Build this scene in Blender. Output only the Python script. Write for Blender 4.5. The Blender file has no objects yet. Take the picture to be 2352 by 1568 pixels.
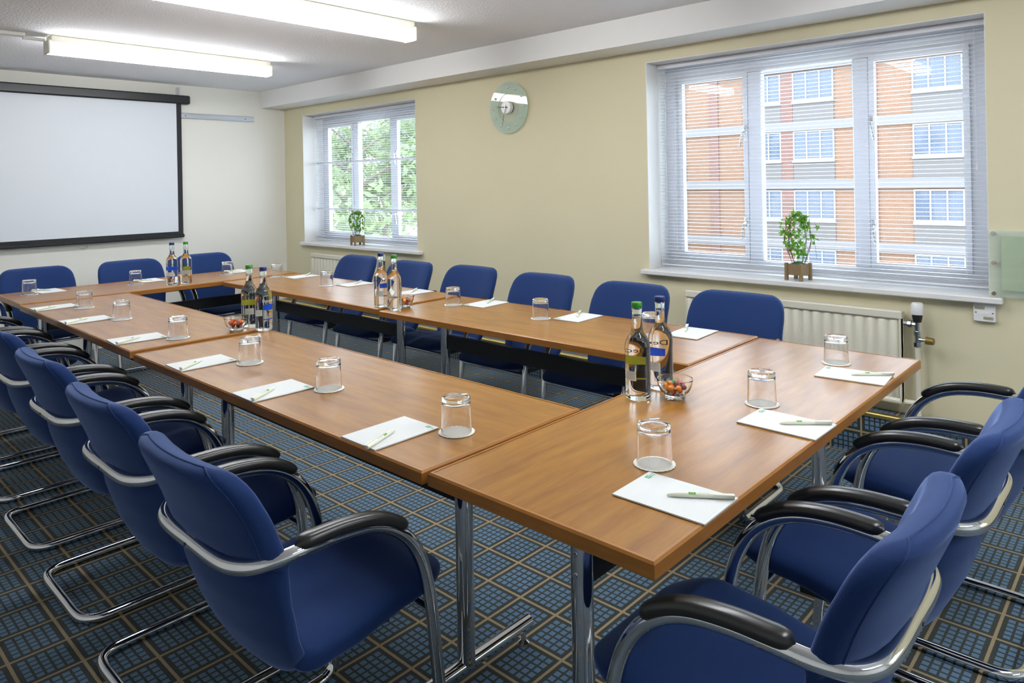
import bpy, math, random
from mathutils import Vector, Matrix
random.seed(7)
sc = bpy.context.scene
C = sc.collection
R = math.radians

# ------------------------------------------------------------------ camera
F_PX, PPY, YAW, PITCH, ROLL, EYE = 1634.34, 419.94, 47.1256, 0.0137, -1.045, 1.3886
a = R(YAW)
d = Vector((-math.cos(a), math.sin(a), 0)); r = Vector((d.y, -d.x, 0)); u = Vector((0, 0, 1))
p_ = R(PITCH); d, u = d*math.cos(p_)+u*math.sin(p_), u*math.cos(p_)-d*math.sin(p_)
q_ = R(ROLL); r, u = r*math.cos(q_)+u*math.sin(q_), u*math.cos(q_)-r*math.sin(q_)
cam = bpy.data.cameras.new('camera'); cam_o = bpy.data.objects.new('camera', cam); C.objects.link(cam_o)
cam.sensor_width = 36; cam.sensor_fit = 'HORIZONTAL'; cam.lens = F_PX/2352*36
cam.shift_y = -(784-PPY)/2352
cam.clip_start = .02; cam.clip_end = 300
m = Matrix((r, u, -d)).transposed().to_4x4(); m.translation = (0, 0, EYE)
cam_o.matrix_world = m
sc.camera = cam_o

# ------------------------------------------------------------------ sky, exposure
SKY = 5.3
w = bpy.data.worlds.new('sky'); sc.world = w; w.use_nodes = True
bg = w.node_tree.nodes['Background']
bg.inputs[0].default_value = (.80, .89, 1.0, 1); bg.inputs[1].default_value = SKY
sc.view_settings.view_transform = 'Standard'; sc.view_settings.look = 'None'
sc.view_settings.gamma = 1; sc.view_settings.use_curve_mapping = False
sc.view_settings.exposure = 0.45
LAMP = 24.0          # radiance of the fluorescent diffusers

# room measures
W = 3.923; XS = -6.943; ZC = 2.383; XB = 4.1; YL = -1.1
WIN = {1: (-6.581, -4.761, .824, 2.128), 2: (-2.4588, -.6292, .824, 2.142), 3: (1.66, 3.49, .824, 2.142)}  # third window is unseen, added to bring in more daylight
FR = .236            # depth of the window frame in its recess
for k, (x0, x1, z0, z1) in WIN.items():
    L = bpy.data.lights.new('window_portal', 'AREA'); L.shape = 'RECTANGLE'; L.size = x1-x0; L.size_y = z1-z0
    L.cycles.is_portal = True
    o = bpy.data.objects.new('window_portal', L); C.objects.link(o)
    o.location = ((x0+x1)/2, W+FR+.12, (z0+z1)/2); o.rotation_euler = (R(-90), 0, 0)

# ------------------------------------------------------------------ materials
MATS = {}
def mat(name, col, rough=.5, metal=0, spec=.5, **kw):
    mt = bpy.data.materials.new(name); mt.use_nodes = True
    b = mt.node_tree.nodes['Principled BSDF']
    b.inputs['Base Color'].default_value = (*col, 1); b.inputs['Roughness'].default_value = rough
    b.inputs['Metallic'].default_value = metal; b.inputs['Specular IOR Level'].default_value = spec
    for k, v in kw.items(): b.inputs[k.replace('_', ' ')].default_value = v
    MATS[name] = mt
    return mt
def nt(mt): return mt.node_tree, mt.node_tree.nodes['Principled BSDF']
class NB:
    """small helper that writes node expressions"""
    def __init__(s, mt): s.t = mt.node_tree
    def n(s, typ, **k):
        x = s.t.nodes.new(typ)
        for a_, v in k.items(): setattr(x, a_, v)
        return x
    def link(s, a_, b_): s.t.links.new(a_, b_)
    def coord(s, kind='Object'): return s.n('ShaderNodeTexCoord').outputs[kind]
    def math(s, op, a_, b_=None, c_=None):
        x = s.n('ShaderNodeMath', operation=op)
        for i, v in enumerate((a_, b_, c_)):
            if v is None: continue
            if isinstance(v, (int, float)): x.inputs[i].default_value = v
            else: s.link(v, x.inputs[i])
        return x.outputs[0]
    def mix(s, f, c1, c2):
        x = s.n('ShaderNodeMix', data_type='RGBA')
        for i, v in ((0, f), (6, c1), (7, c2)):
            if isinstance(v, tuple): x.inputs[i].default_value = (*v, 1)
            elif isinstance(v, (int, float)): x.inputs[i].default_value = v
            else: s.link(v, x.inputs[i])
        return x.outputs[2]
    def noise(s, vec, scale, detail=3, rough=.5, out='Fac'):
        x = s.n('ShaderNodeTexNoise'); x.inputs['Scale'].default_value = scale
        x.inputs['Detail'].default_value = detail; x.inputs['Roughness'].default_value = rough
        if vec is not None: s.link(vec, x.inputs['Vector'])
        return x.outputs[out]
    def mapping(s, vec, scale=(1, 1, 1), rot=(0, 0, 0), loc=(0, 0, 0)):
        x = s.n('ShaderNodeMapping'); x.inputs['Scale'].default_value = scale
        x.inputs['Rotation'].default_value = rot; x.inputs['Location'].default_value = loc
        s.link(vec, x.inputs['Vector']); return x.outputs[0]
    def bump(s, h, strength, dist, target):
        x = s.n('ShaderNodeBump'); x.inputs['Strength'].default_value = strength; x.inputs['Distance'].default_value = dist
        s.link(h, x.inputs['Height']); s.link(x.outputs[0], target.inputs['Normal'])

def paint(name, col, bump=.15, scale=220, rough=.7, dist=.002):
    mt = mat(name, col, rough, spec=.3); nb = NB(mt); b = mt.node_tree.nodes['Principled BSDF']
    co = nb.coord()
    f = nb.noise(co, 1.3, 3)
    nb.link(nb.mix(f, tuple(c*.96 for c in col), tuple(min(1, c*1.03) for c in col)), b.inputs['Base Color'])
    nb.bump(nb.noise(co, scale, 2), bump, dist, b)
    return mt
paint('cream_paint', (.74, .685, .475))
paint('daylit_cream_paint', (.80, .785, .715))  # same cream paint, with daylight on the far wall put into the colour
paint('white_paint', (.86, .86, .84), .05, 90, .45)
paint('ceiling_paint', (.90, .91, .94), .5, 70, .9, .006)
mat('white_gloss', (.80, .80, .78), .3)
mat('frame_white', (.70, .71, .75), .35)
mat('slat', (.80, .82, .87), .4)
mat('radiator_enamel', (.76, .73, .60), .3)
mat('chrome', (.78, .79, .80), .07, 1)
mat('steel', (.70, .71, .72), .16, 1)
mat('aluminium', (.72, .76, .84), .3, 1)
mat('brass', (.80, .62, .22), .28, 1)
mat('brass_knob', (.32, .22, .07), .35, .6)
mat('black_plastic', (.018, .018, .017), .28, 0, .6)
mat('black_metal', (.012, .013, .015), .4)
mat('black_fabric', (.015, .016, .02), .7)
mat('screen_white', (.70, .735, .78), .6)
mat('paper', (.84, .85, .82), .7)
mat('doily_paper', (.86, .85, .78), .8)
mat('pen_cream', (.80, .80, .66), .35)
mat('green_print', (.12, .36, .02), .5)
mat('pad_green', (.05, .40, .17), .5)
mat('dark_print', (.05, .06, .05), .5)
mat('white_print', (.85, .85, .85), .5)
mat('cap_green', (.03, .26, .02), .3, .3)
mat('cap_blue', (.012, .022, .14), .3, .3)
mat('label_green', (.36, .35, .02), .5)
mat('label_blue', (.01, .09, .72), .4)
mat('label_white', (.80, .80, .74), .6)
mat('pot_wood', (.25, .17, .08), .6)
mat('moss', (.05, .12, .03), .9)
mat('pearl', (.80, .72, .64), .25, .35)
mat('wire', (.12, .08, .04), .5)
mat('label_tan', (.45, .42, .30), .5)
mat('plastic_white', (.82, .82, .82), .3)
mat('conduit', (.80, .79, .74), .4)

def leafmat(name, c1, c2, scale):
    mt = mat(name, c1, .5); nb = NB(mt); b = mt.node_tree.nodes['Principled BSDF']
    nb.link(nb.mix(nb.noise(nb.coord(), scale, 1), c1, c2), b.inputs['Base Color'])
    tr = nb.n('ShaderNodeBsdfTranslucent'); tr.inputs[0].default_value = (*c2, 1)
    mx = nb.n('ShaderNodeMixShader'); mx.inputs[0].default_value = .35
    out = mt.node_tree.nodes['Material Output']
    nb.link(b.outputs[0], mx.inputs[1]); nb.link(tr.outputs[0], mx.inputs[2]); nb.link(mx.outputs[0], out.inputs[0])
leafmat('ivy_leaf', (.05, .22, .015), (.22, .46, .05), 30)
leafmat('tree_leaf', (.12, .18, .08), (.26, .32, .17), .8)
mat('bark', (.16, .13, .10), .9)

# fabric
mt = mat('blue_fabric', (.010, .035, .17), .85, 0, .25); nb = NB(mt); b = mt.node_tree.nodes['Principled BSDF']
co = nb.coord(); f = nb.noise(co, 700, 2)
nb.link(nb.mix(f, (.0045, .018, .078), (.012, .042, .160)), b.inputs['Base Color'])
b.inputs['Sheen Weight'].default_value = .6; b.inputs['Sheen Roughness'].default_value = .4
b.inputs['Sheen Tint'].default_value = (.38, .52, .95, 1)
nb.bump(f, .25, .001, b)

# table laminate: cherry grain along local X
mt = mat('cherry_laminate', (.4, .18, .05), .3, 0, .2); nb = NB(mt); b = mt.node_tree.nodes['Principled BSDF']
co = nb.coord()
g1 = nb.noise(nb.mapping(co, (1.2, 9, 1)), 3.0, 6, .6)
g2 = nb.noise(nb.mapping(co, (6, 160, 1)), 3.0, 3, .6)
c1 = nb.mix(nb.math('MULTIPLY', nb.math('SUBTRACT', g1, .22), 1.7), (.21, .075, .006), (.44, .205, .024))
f2 = nb.math('MULTIPLY', nb.math('SUBTRACT', g2, .35), .9)
nb.link(nb.mix(f2, c1, (.16, .055, .009)), b.inputs['Base Color'])
b.inputs['Coat Weight'].default_value = .6; b.inputs['Coat Roughness'].default_value = .25
b.inputs['Roughness'].default_value = .36
nb.bump(nb.noise(co, 900, 2), .06, .0004, b)
mt = mat('cherry_edge', (.33, .13, .03), .32); nb = NB(mt); b = mt.node_tree.nodes['Principled BSDF']
nb.link(nb.mix(nb.noise(nb.mapping(nb.coord(), (3, 3, 40)), 3, 4), (.25, .092, .014), (.42, .18, .032)), b.inputs['Base Color'])

# patterned carpet: beige grid, dark ground, 5 x 5 blue tiles per square
def carpet(name, axes):
    mt = mat(name, (.1, .1, .1), .95, 0, .1); nb = NB(mt); b = mt.node_tree.nodes['Principled BSDF']
    co = nb.coord(); sp = nb.n('ShaderNodeSeparateXYZ'); nb.link(co, sp.inputs[0])
    wob = nb.math('MULTIPLY', nb.math('SUBTRACT', nb.noise(co, 260, 2), .5), .05)
    line = tile = None
    for ax, (o0, pitch) in axes.items():
        fx = nb.math('FRACT', nb.math('ADD', nb.math('MULTIPLY', nb.math('SUBTRACT', sp.outputs[ax], o0), 1/pitch), nb.math('ADD', .5, nb.math('MULTIPLY', wob, .35))))
        dist = nb.math('ABSOLUTE', nb.math('SUBTRACT', fx, .5))
        ln = nb.math('LESS_THAN', dist, .031)
        # fx = .5 is a beige line; the tiles fill the rest
        g = nb.math('FRACT', fx_ := nb.math('ADD', fx, .5))
        ing = nb.math('LESS_THAN', nb.math('ABSOLUTE', nb.math('SUBTRACT', g, .5)), .405)
        t = nb.math('FRACT', nb.math('MULTIPLY', nb.math('SUBTRACT', g, .095), 1/.162))
        tl = nb.math('MULTIPLY', ing, nb.math('LESS_THAN', nb.math('ABSOLUTE', nb.math('SUBTRACT', t, .5)), .36))
        line = ln if line is None else nb.math('MAXIMUM', line, ln)
        tile = tl if tile is None else nb.math('MULTIPLY', tile, tl)
    fz = nb.noise(co, 420, 2, .7)
    big = nb.noise(co, 9, 2)
    dark = nb.mix(fz, (.012, .017, .017), (.045, .058, .05))
    blue = nb.mix(fz, (.065, .145, .26), (.16, .29, .43))
    blue = nb.mix(nb.math('MULTIPLY', big, .35), blue, (.05, .10, .16))
    beige = nb.mix(fz, (.26, .19, .10), (.44, .34, .20))
    c = nb.mix(tile, dark, blue); c = nb.mix(line, c, beige)
    nb.link(c, b.inputs['Base Color']); nb.bump(fz, .5, .004, b)
    b.inputs['Sheen Weight'].default_value = .15; b.inputs['Sheen Roughness'].default_value = .6
carpet('carpet', {0: (-1.622, .1515), 1: (1.752, .1555)})
carpet('carpet_riser', {0: (-1.622, .1515), 2: (.105, .1515)})

# glass kinds
def glass(name, ior, col=(1, 1, 1)):
    mt = bpy.data.materials.new(name); mt.use_nodes = True; t = mt.node_tree
    for n_ in list(t.nodes):
        if n_.type != 'OUTPUT_MATERIAL': t.nodes.remove(n_)
    g = t.nodes.new('ShaderNodeBsdfGlass'); g.inputs['IOR'].default_value = ior; g.inputs['Roughness'].default_value = 0
    g.inputs['Color'].default_value = (*col, 1)
    t.links.new(g.outputs[0], t.nodes['Material Output'].inputs[0]); MATS[name] = mt
glass('clear_glass', 1.45); glass('water_glass', 1.36, (.97, .985, .975))
def thin(name, tint, gloss, rough=.02, diffuse=None):
    mt = bpy.data.materials.new(name); mt.use_nodes = True; nb = NB(mt); t = mt.node_tree
    for n_ in list(t.nodes):
        if n_.type != 'OUTPUT_MATERIAL': t.nodes.remove(n_)
    tr = nb.n('ShaderNodeBsdfTransparent'); tr.inputs[0].default_value = (*tint, 1)
    gl = nb.n('ShaderNodeBsdfGlossy'); gl.inputs['Roughness'].default_value = rough
    fr = nb.n('ShaderNodeFresnel'); fr.inputs[0].default_value = 1.5
    last = tr.outputs[0]
    if diffuse:
        df = nb.n('ShaderNodeBsdfDiffuse'); df.inputs[0].default_value = (*diffuse[0], 1)
        m0 = nb.n('ShaderNodeMixShader'); m0.inputs[0].default_value = diffuse[1]
        nb.link(last, m0.inputs[1]); nb.link(df.outputs[0], m0.inputs[2]); last = m0.outputs[0]
    mx = nb.n('ShaderNodeMixShader'); geo = nb.n('ShaderNodeNewGeometry')
    nb.link(nb.math('MULTIPLY', nb.math('MULTIPLY', fr.outputs[0], gloss), nb.math('SUBTRACT', 1.0, geo.outputs['Backfacing'])), mx.inputs[0])
    nb.link(last, mx.inputs[1]); nb.link(gl.outputs[0], mx.inputs[2])
    nb.link(mx.outputs[0], t.nodes['Material Output'].inputs[0]); MATS[name] = mt
thin('window_pane', (.95, .97, .97), .6)
thin('frosted_pane', (.88, .95, .90), 1, .03, ((.70, .84, .74), .45))
thin('clear_acrylic', (.97, .99, .98), 1, .03, ((.86, .97, .91), .13))
thin('green_insert', (.92, .95, .82), 1, .15, ((.74, .85, .55), .45))
thin('wrapper', (.95, .97, .96), 1, .1, ((.75, .85, .78), .18))
thin('far_pane', (.55, .62, .70), 1, .05, ((.26, .30, .39), .35))
def sweet(name, col): mat(name, col, .25, 0, .5, Subsurface_Weight=.2)
sweet('sweet_orange', (.75, .22, .01)); sweet('sweet_red', (.50, .035, .015)); sweet('sweet_yellow', (.75, .38, .02)); sweet('sweet_purple', (.16, .03, .06)); sweet('sweet_green', (.03, .25, .07))

mt = mat('diffuser', (.9, .88, .78), .4); b = mt.node_tree.nodes['Principled BSDF']
b.inputs['Emission Color'].default_value = (.95, .97, 1.0, 1); b.inputs['Emission Strength'].default_value = LAMP
mat('fitting', (.82, .79, .66), .4)

for nm in ('label_green', 'label_blue', 'label_white'):       # thin printed labels let some light through
    mt = MATS[nm]; nb = NB(mt); b = mt.node_tree.nodes['Principled BSDF']
    tr = nb.n('ShaderNodeBsdfTranslucent'); tr.inputs[0].default_value = b.inputs['Base Color'].default_value
    mx = nb.n('ShaderNodeMixShader'); mx.inputs[0].default_value = .45
    nb.link(b.outputs[0], mx.inputs[1]); nb.link(tr.outputs[0], mx.inputs[2]); nb.link(mx.outputs[0], mt.node_tree.nodes['Material Output'].inputs[0])
# outdoors
def brickmat(name, c1, c2, mortar):
    mt = mat(name, c1, .9); nb = NB(mt); b = mt.node_tree.nodes['Principled BSDF']
    br = nb.n('ShaderNodeTexBrick'); br.inputs['Color1'].default_value = (*c1, 1); br.inputs['Color2'].default_value = (*c2, 1)
    br.inputs['Mortar'].default_value = (*mortar, 1); br.inputs['Scale'].default_value = 1
    br.inputs['Brick Width'].default_value = .225; br.inputs['Row Height'].default_value = .075; br.inputs['Mortar Size'].default_value = .008
    nb.link(nb.mapping(nb.coord(), (1, 1, 1), (R(90), 0, 0)), br.inputs['Vector']); nb.link(br.outputs[0], b.inputs['Base Color'])
brickmat('orange_brick', (.215, .108, .062), (.245, .13, .078), (.22, .18, .15))
brickmat('red_brick', (.17, .085, .07), (.21, .10, .085), (.19, .15, .13))
mat('concrete', (.20, .195, .205), .9)
mat('spandrel', (.135, .125, .125), .6)
mat('upvc', (.27, .27, .28), .4)
mat('pale_ground', (.40, .40, .37), .95)  # unseen ground, made pale to bounce daylight onto the ceiling
mt = mat('net_curtain', (.45, .50, .56), .9); nb = NB(mt); b = mt.node_tree.nodes['Principled BSDF']
wv = nb.noise(nb.mapping(nb.coord(), (14, 1, .5)), 1.2, 2)
nb.link(nb.mix(wv, (.15, .175, .24), (.34, .36, .41)), b.inputs['Base Color'])
# ruled paper
mt = mat('ruled_paper', (.80, .83, .84), .7); nb = NB(mt); b = mt.node_tree.nodes['Principled BSDF']
sp = nb.n('ShaderNodeSeparateXYZ'); nb.link(nb.coord(), sp.inputs[0])
fr = nb.math('FRACT', nb.math('MULTIPLY', sp.outputs[1], 1/.0065))
ok = nb.math('MULTIPLY', nb.math('LESS_THAN', fr, .09), nb.math('LESS_THAN', sp.outputs[1], .062))
nb.link(nb.mix(ok, (.71, .735, .725), (.59, .62, .61)), b.inputs['Base Color'])
# scratched white of the socket label
# ------------------------------------------------------------------ mesh helpers
class MB:
    def __init__(s): s.v = []; s.f = []; s.mi = []
    def add(s, vs, fs, mi=0):
        n = len(s.v); s.v += [tuple(x) for x in vs]; s.f += [tuple(i+n for i in f_) for f_ in fs]; s.mi += [mi]*len(fs); return s
    def box(s, lo, hi, mi=0, M=None):
        x0, y0, z0 = lo; x1, y1, z1 = hi
        vs = [Vector(t) for t in ((x0,y0,z0),(x1,y0,z0),(x1,y1,z0),(x0,y1,z0),(x0,y0,z1),(x1,y0,z1),(x1,y1,z1),(x0,y1,z1))]
        if M: vs = [M @ t for t in vs]
        return s.add(vs, [(0,3,2,1),(4,5,6,7),(0,1,5,4),(1,2,6,5),(2,3,7,6),(3,0,4,7)], mi)
    def bbox(s, lo, hi, bv, mi=0):
        """box with chamfered edges"""
        c = [(l+h)/2 for l, h in zip(lo, hi)]; e = [(h-l)/2 for l, h in zip(lo, hi)]
        bv = min(bv, *(x*.98 for x in e)); vs = []; idx = {}
        for sx in (-1, 1):
            for sy in (-1, 1):
                for sz in (-1, 1):
                    for ax in range(3):
                        q = [c[i]+(sx, sy, sz)[i]*(e[i]-(bv if i != ax else 0)) for i in range(3)]
                        idx[(sx, sy, sz, ax)] = len(vs); vs.append(q)
        fs = []
        S = (-1, 1)
        for ax in range(3):
            for s0 in S:
                o = [i for i in range(3) if i != ax]; ring = []
                for (p0, p1) in ((-1,-1),(1,-1),(1,1),(-1,1)):
                    k = [0,0,0]; k[ax] = s0; k[o[0]] = p0; k[o[1]] = p1; ring.append(idx[(*k, ax)])
                fs.append(ring if (s0 > 0) == (ax != 1) else ring[::-1])
        for ax in range(3):          # edge strips, running along ax
            o = [i for i in range(3) if i != ax]
            for p0 in S:
                for p1 in S:
                    k0 = [0,0,0]; k0[ax] = -1; k0[o[0]] = p0; k0[o[1]] = p1
                    k1 = list(k0); k1[ax] = 1
                    ring = [idx[(*k0, o[0])], idx[(*k1, o[0])], idx[(*k1, o[1])], idx[(*k0, o[1])]]
                    fs.append(s._orient(vs, ring, c))
        for sx in S:
            for sy in S:
                for sz in S:
                    fs.append(s._orient(vs, [idx[(sx, sy, sz, i)] for i in range(3)], c))
        fs = [s._orient(vs, f_, c) for f_ in fs]
        return s.add(vs, fs, mi)
    @staticmethod
    def _orient(vs, f_, c):
        p = [Vector(vs[i]) for i in f_]; n = (p[1]-p[0]).cross(p[2]-p[0]); m_ = sum(p, Vector())/len(p)
        return list(f_) if n.dot(m_-Vector(c)) > 0 else list(f_)[::-1]
    def rings(s, rs, close=False, cap=True, mi=0):
        n = len(rs[0]); vs = [p for r_ in rs for p in r_]; fs = []
        m_ = len(rs)
        for i in range(m_ if close else m_-1):
            j = (i+1) % m_
            for k in range(n):
                l = (k+1) % n; fs.append((i*n+k, i*n+l, j*n+l, j*n+k))
        if cap and not close: fs += [tuple(range(n))[::-1], tuple(range((m_-1)*n, m_*n))]
        return s.add(vs, fs, mi)
    def tube(s, path, rad, n=10, close=False, ry=None, up=None, mi=0):
        P = [Vector(p) for p in path]; m_ = len(P); rs = []
        nrm = None
        for i in range(m_):
            if close: t = (P[(i+1) % m_]-P[i-1]).normalized()
            else: t = (P[min(i+1, m_-1)]-P[max(i-1, 0)]).normalized()
            if nrm is None:
                nrm = Vector(up) if up else (Vector((0,0,1)) if abs(t.z) < .9 else Vector((1,0,0)))
            if up: nrm = Vector(up)
            nrm = (nrm-t*nrm.dot(t)).normalized(); bi = t.cross(nrm)
            ra = rad[i] if isinstance(rad, (list, tuple)) else rad
            rb = ra if ry is None else (ry[i] if isinstance(ry, (list, tuple)) else ry)
            rs.append([P[i]+nrm*(math.sin(2*math.pi*k/n)*ra)+bi*(math.cos(2*math.pi*k/n)*rb) for k in range(n)])
        return s.rings(rs, close, True, mi)
    def lathe(s, prof, n=32, mi=0, scallop=0, lobes=0):
        """closed solid of revolution; prof runs from the axis to the axis"""
        vs = []; fs = []; idx = []
        for (rr, z) in prof:
            if rr < 1e-6: idx.append([len(vs)]); vs.append((0, 0, z))
            else:
                idx.append(list(range(len(vs), len(vs)+n)))
                for k in range(n):
                    t = 2*math.pi*k/n; q = rr*(1+scallop*math.cos(lobes*t)) ; vs.append((q*math.cos(t), q*math.sin(t), z))
        for a_, b_ in zip(idx, idx[1:]):
            for k in range(n):
                l = (k+1) % n
                A = [a_[0]] if len(a_) == 1 else [a_[k], a_[l]]
                B = [b_[0]] if len(b_) == 1 else [b_[l], b_[k]]
                if len(A)+len(B) > 2: fs.append(tuple(A+B))
        vol = 0
        for f_ in fs:
            for i in range(1, len(f_)-1): vol += Vector(vs[f_[0]]).dot(Vector(vs[f_[i]]).cross(Vector(vs[f_[i+1]])))
        if vol < 0: fs = [f_[::-1] for f_ in fs]
        return s.add(vs, fs, mi)
    def mesh(s, name, mats, smooth=False, ang=None):
        me = bpy.data.meshes.new(name); me.from_pydata(s.v, [], s.f); me.validate()
        for m_ in (mats if isinstance(mats, (list, tuple)) else [mats]): me.materials.append(MATS[m_])
        for p in me.polygons:
            p.use_smooth = smooth
        if len(me.polygons) == len(s.mi):
            for p, i in zip(me.polygons, s.mi): p.material_index = i
        me.update()
        if smooth and ang: me.set_sharp_from_angle(angle=R(ang))
        return me
    def build(s, name, mats, parent=None, smooth=False, ang=40, loc=None, rot=None):
        return obj(name, s.mesh(name, mats, smooth, ang), parent, loc, rot)
def obj(name, me, parent=None, loc=None, rot=None):
    o = bpy.data.objects.new(name, me); C.objects.link(o); o.parent = parent
    if loc is not None: o.location = loc
    if rot is not None: o.rotation_euler = rot
    return o
def tag(o, label, cat, group=None):
    o['label'] = label; o['category'] = cat
    if group: o['group'] = group
    return o
def thing(name, label, cat, loc=(0,0,0), rotz=0, group=None):
    o = bpy.data.objects.new(name, None); C.objects.link(o); o.empty_display_size = .05
    o.location = loc; o.rotation_euler = (0, 0, rotz)
    return tag(o, label, cat, group)
def struct(o): o['kind'] = 'structure'; return o
def empty_struct(name, loc=(0,0,0)):
    o = bpy.data.objects.new(name, None); C.objects.link(o); o.location = loc; o['kind'] = 'structure'; return o
def dup(root, loc, rotz, label):
    rt = root.copy(); C.objects.link(rt); rt.location = loc; rt.rotation_euler = (0, 0, rotz); rt['label'] = label
    for ch in list(root.children):
        c_ = ch.copy(); C.objects.link(c_); c_.parent = rt
        for g in list(ch.children):
            g2 = g.copy(); C.objects.link(g2); g2.parent = c_
    return rt
def spline(pts, sub=6, close=False):
    P = [Vector(p) for p in pts]; n = len(P); out = []
    for i in range(n if close else n-1):
        p0 = P[(i-1) % n] if close or i > 0 else P[0]; p1 = P[i]; p2 = P[(i+1) % n]; p3 = P[(i+2) % n] if close or i+2 < n else P[-1]
        for k in range(sub):
            t = k/sub
            out.append(.5*((2*p1)+(p2-p0)*t+(2*p0-5*p1+4*p2-p3)*t*t+(-p0+3*p1-3*p2+p3)*t**3))
    if not close: out.append(P[-1])
    return out
def lerp(tab, x):
    for (a_, va), (b_, vb) in zip(tab, tab[1:]):
        if x <= b_:
            t = (x-a_)/(b_-a_); t = max(0, t); return va+(vb-va)*t
    return tab[-1][1]
def smooth_lerp(tab, x):
    for (a_, va), (b_, vb) in zip(tab, tab[1:]):
        if x <= b_:
            t = max(0, min(1, (x-a_)/(b_-a_))); t = t*t*(3-2*t); return va+(vb-va)*t
    return tab[-1][1]
def text_verts(s_, size):
    cu = bpy.data.curves.new('lettering', 'FONT'); cu.body = s_; cu.size = size; cu.align_x = 'CENTER'; cu.align_y = 'CENTER'
    cu.resolution_u = 3
    o = bpy.data.objects.new('lettering', cu); C.objects.link(o)
    bpy.context.view_layer.update()
    me = o.to_mesh(); vs = [tuple(v.co) for v in me.vertices]; fs = [tuple(p.vertices) for p in me.polygons]
    o.to_mesh_clear(); bpy.data.objects.remove(o); bpy.data.curves.remove(cu)
    return vs, fs
def ordn(i): return ['first', 'second', 'third', 'fourth', 'fifth', 'sixth'][i]

# ------------------------------------------------------------------ room shell
T = .30
fl = MB().box((XS, YL, -.08), (XB, W, 0)).build('floor', 'carpet'); struct(fl)
ce = MB().box((XS, YL, ZC), (XB, W+T, ZC+.1)).build('ceiling', 'ceiling_paint'); struct(ce)
struct(MB().box((XS-.15, YL-.15, -.08), (XS, W+T, ZC+.1)).build('wall_far', 'daylit_cream_paint'))
struct(MB().box((XB, YL-.15, -.08), (XB+.15, W+T, ZC+.1)).build('wall_back', 'white_paint'))
struct(MB().box((XS, YL-.15, -.08), (XB, YL, ZC+.1)).build('wall_left', 'white_paint'))
mb = MB(); xs = [XS, WIN[1][0], WIN[1][1], WIN[2][0], WIN[2][1], WIN[3][0], WIN[3][1], XB]
for i in (0, 2, 4, 6): mb.box((xs[i], W, -.08), (xs[i+1], W+T, ZC))
for k in (1, 2, 3):
    x0, x1, z0, z1 = WIN[k]; mb.box((x0, W, -.08), (x1, W+T, z0-.026)); mb.box((x0, W, z1), (x1, W+T, ZC))
wr = struct(mb.build('wall_right', 'cream_paint'))
YB = 3.658; ZB = 2.2157
bm_ = MB().box((XS, YB, ZB), (XB, W, ZC)).build('trim_1', 'white_paint'); struct(bm_)
bm_['label'] = 'white boxed beam running under the ceiling above the windows'
# carpeted step along the window wall with a brass nosing
st = empty_struct('trim_2'); st['label'] = 'low carpeted ledge with brass nosing along the window wall'
MB().box((XS, 3.811, 0), (XB, W, .2)).build('riser', 'carpet_riser', st)
MB().box((XS, 3.812, .2), (XB, W, .206)).build('ledge_top', 'carpet', st)
MB().bbox((XS, 3.800, .190), (XB, 3.838, .212), .005).build('nosing', 'brass', st)

# ------------------------------------------------------------------ windows
GL = .81; MUL = .30; MH = .043
for k in (1, 2, 3):
    x0, x1, z0, z1 = WIN[k]; cx = (x0+x1)/2; yf = W+FR
    win = empty_struct('window_%d' % k, (cx, yf, z0))
    hw = (x1-x0)/2; h = z1-z0; D = .042
    win['label'] = 'white three-light window %s' % {1: 'overlooking the trees', 2: 'overlooking the brick building', 3: 'added out of view behind the near chairs'}[k]
    gz0, gz1 = .072, h-.105
    mb = MB().box((-hw, 0, 0), (-GL, D, h)).box((GL, 0, 0), (hw, D, h)).box((-GL, 0, 0), (GL, D, gz0)).box((-GL, 0, gz1), (GL, D, h))
    mb.build('window_frame', 'frame_white', win)
    for s_ in (-1, 1):
        MB().bbox((s_*MUL-MH, -.012, gz0), (s_*MUL+MH, D, gz1), .006).build('mullion', 'frame_white', win)
    for a_, b_ in ((-GL, -MUL-MH), (-MUL+MH, MUL-MH), (MUL+MH, GL)):
        pn = MB().box((a_, .03, gz0), (b_, .034, gz1)).build('pane', 'window_pane', win)
        if a_*b_ > 0:      # opening casements carry a sash and a handle
            sb = MB(); e = .028
            sb.box((a_, -.016, gz0), (a_+e, .02, gz1)).box((b_-e, -.016, gz0), (b_, .02, gz1)).box((a_+e, -.016, gz0), (b_-e, .02, gz0+e)).box((a_+e, -.016, gz1-e), (b_-e, .02, gz1))
            sash = sb.build('sash', 'frame_white', win)
            side = b_-.014 if a_ < 0 else a_+.014
            sg = 1 if a_ < 0 else -1
            for zz in ((.30, .86)):
                hb = MB().bbox((side-.011, -.026, zz-.03), (side+.011, -.016, zz+.03), .003)
                hb.tube([(side, -.03, zz), (side-sg*.004, -.05, zz-.01), (side-sg*.02, -.05, zz-.10)], .007, 8)
                hb.build('handle', 'steel', sash, True)
    # reveal lining and sill
    t = .004
    MB().box((-hw, -FR, 0), (-hw+t, 0, h)).box((hw-t, -FR, 0), (hw, 0, h)).box((-hw+t, -FR, h-t), (hw-t, 0, h)).build('reveal', 'white_gloss', win)
    MB().box((-hw, -FR, -.026), (hw, .05, 0)).bbox((-hw-(.035 if k == 2 else .01), -FR-.055, -.030), (hw+(.055 if k == 2 else .075), -FR+.002, 0), .005).build('window_sill', 'white_gloss', win)

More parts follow.
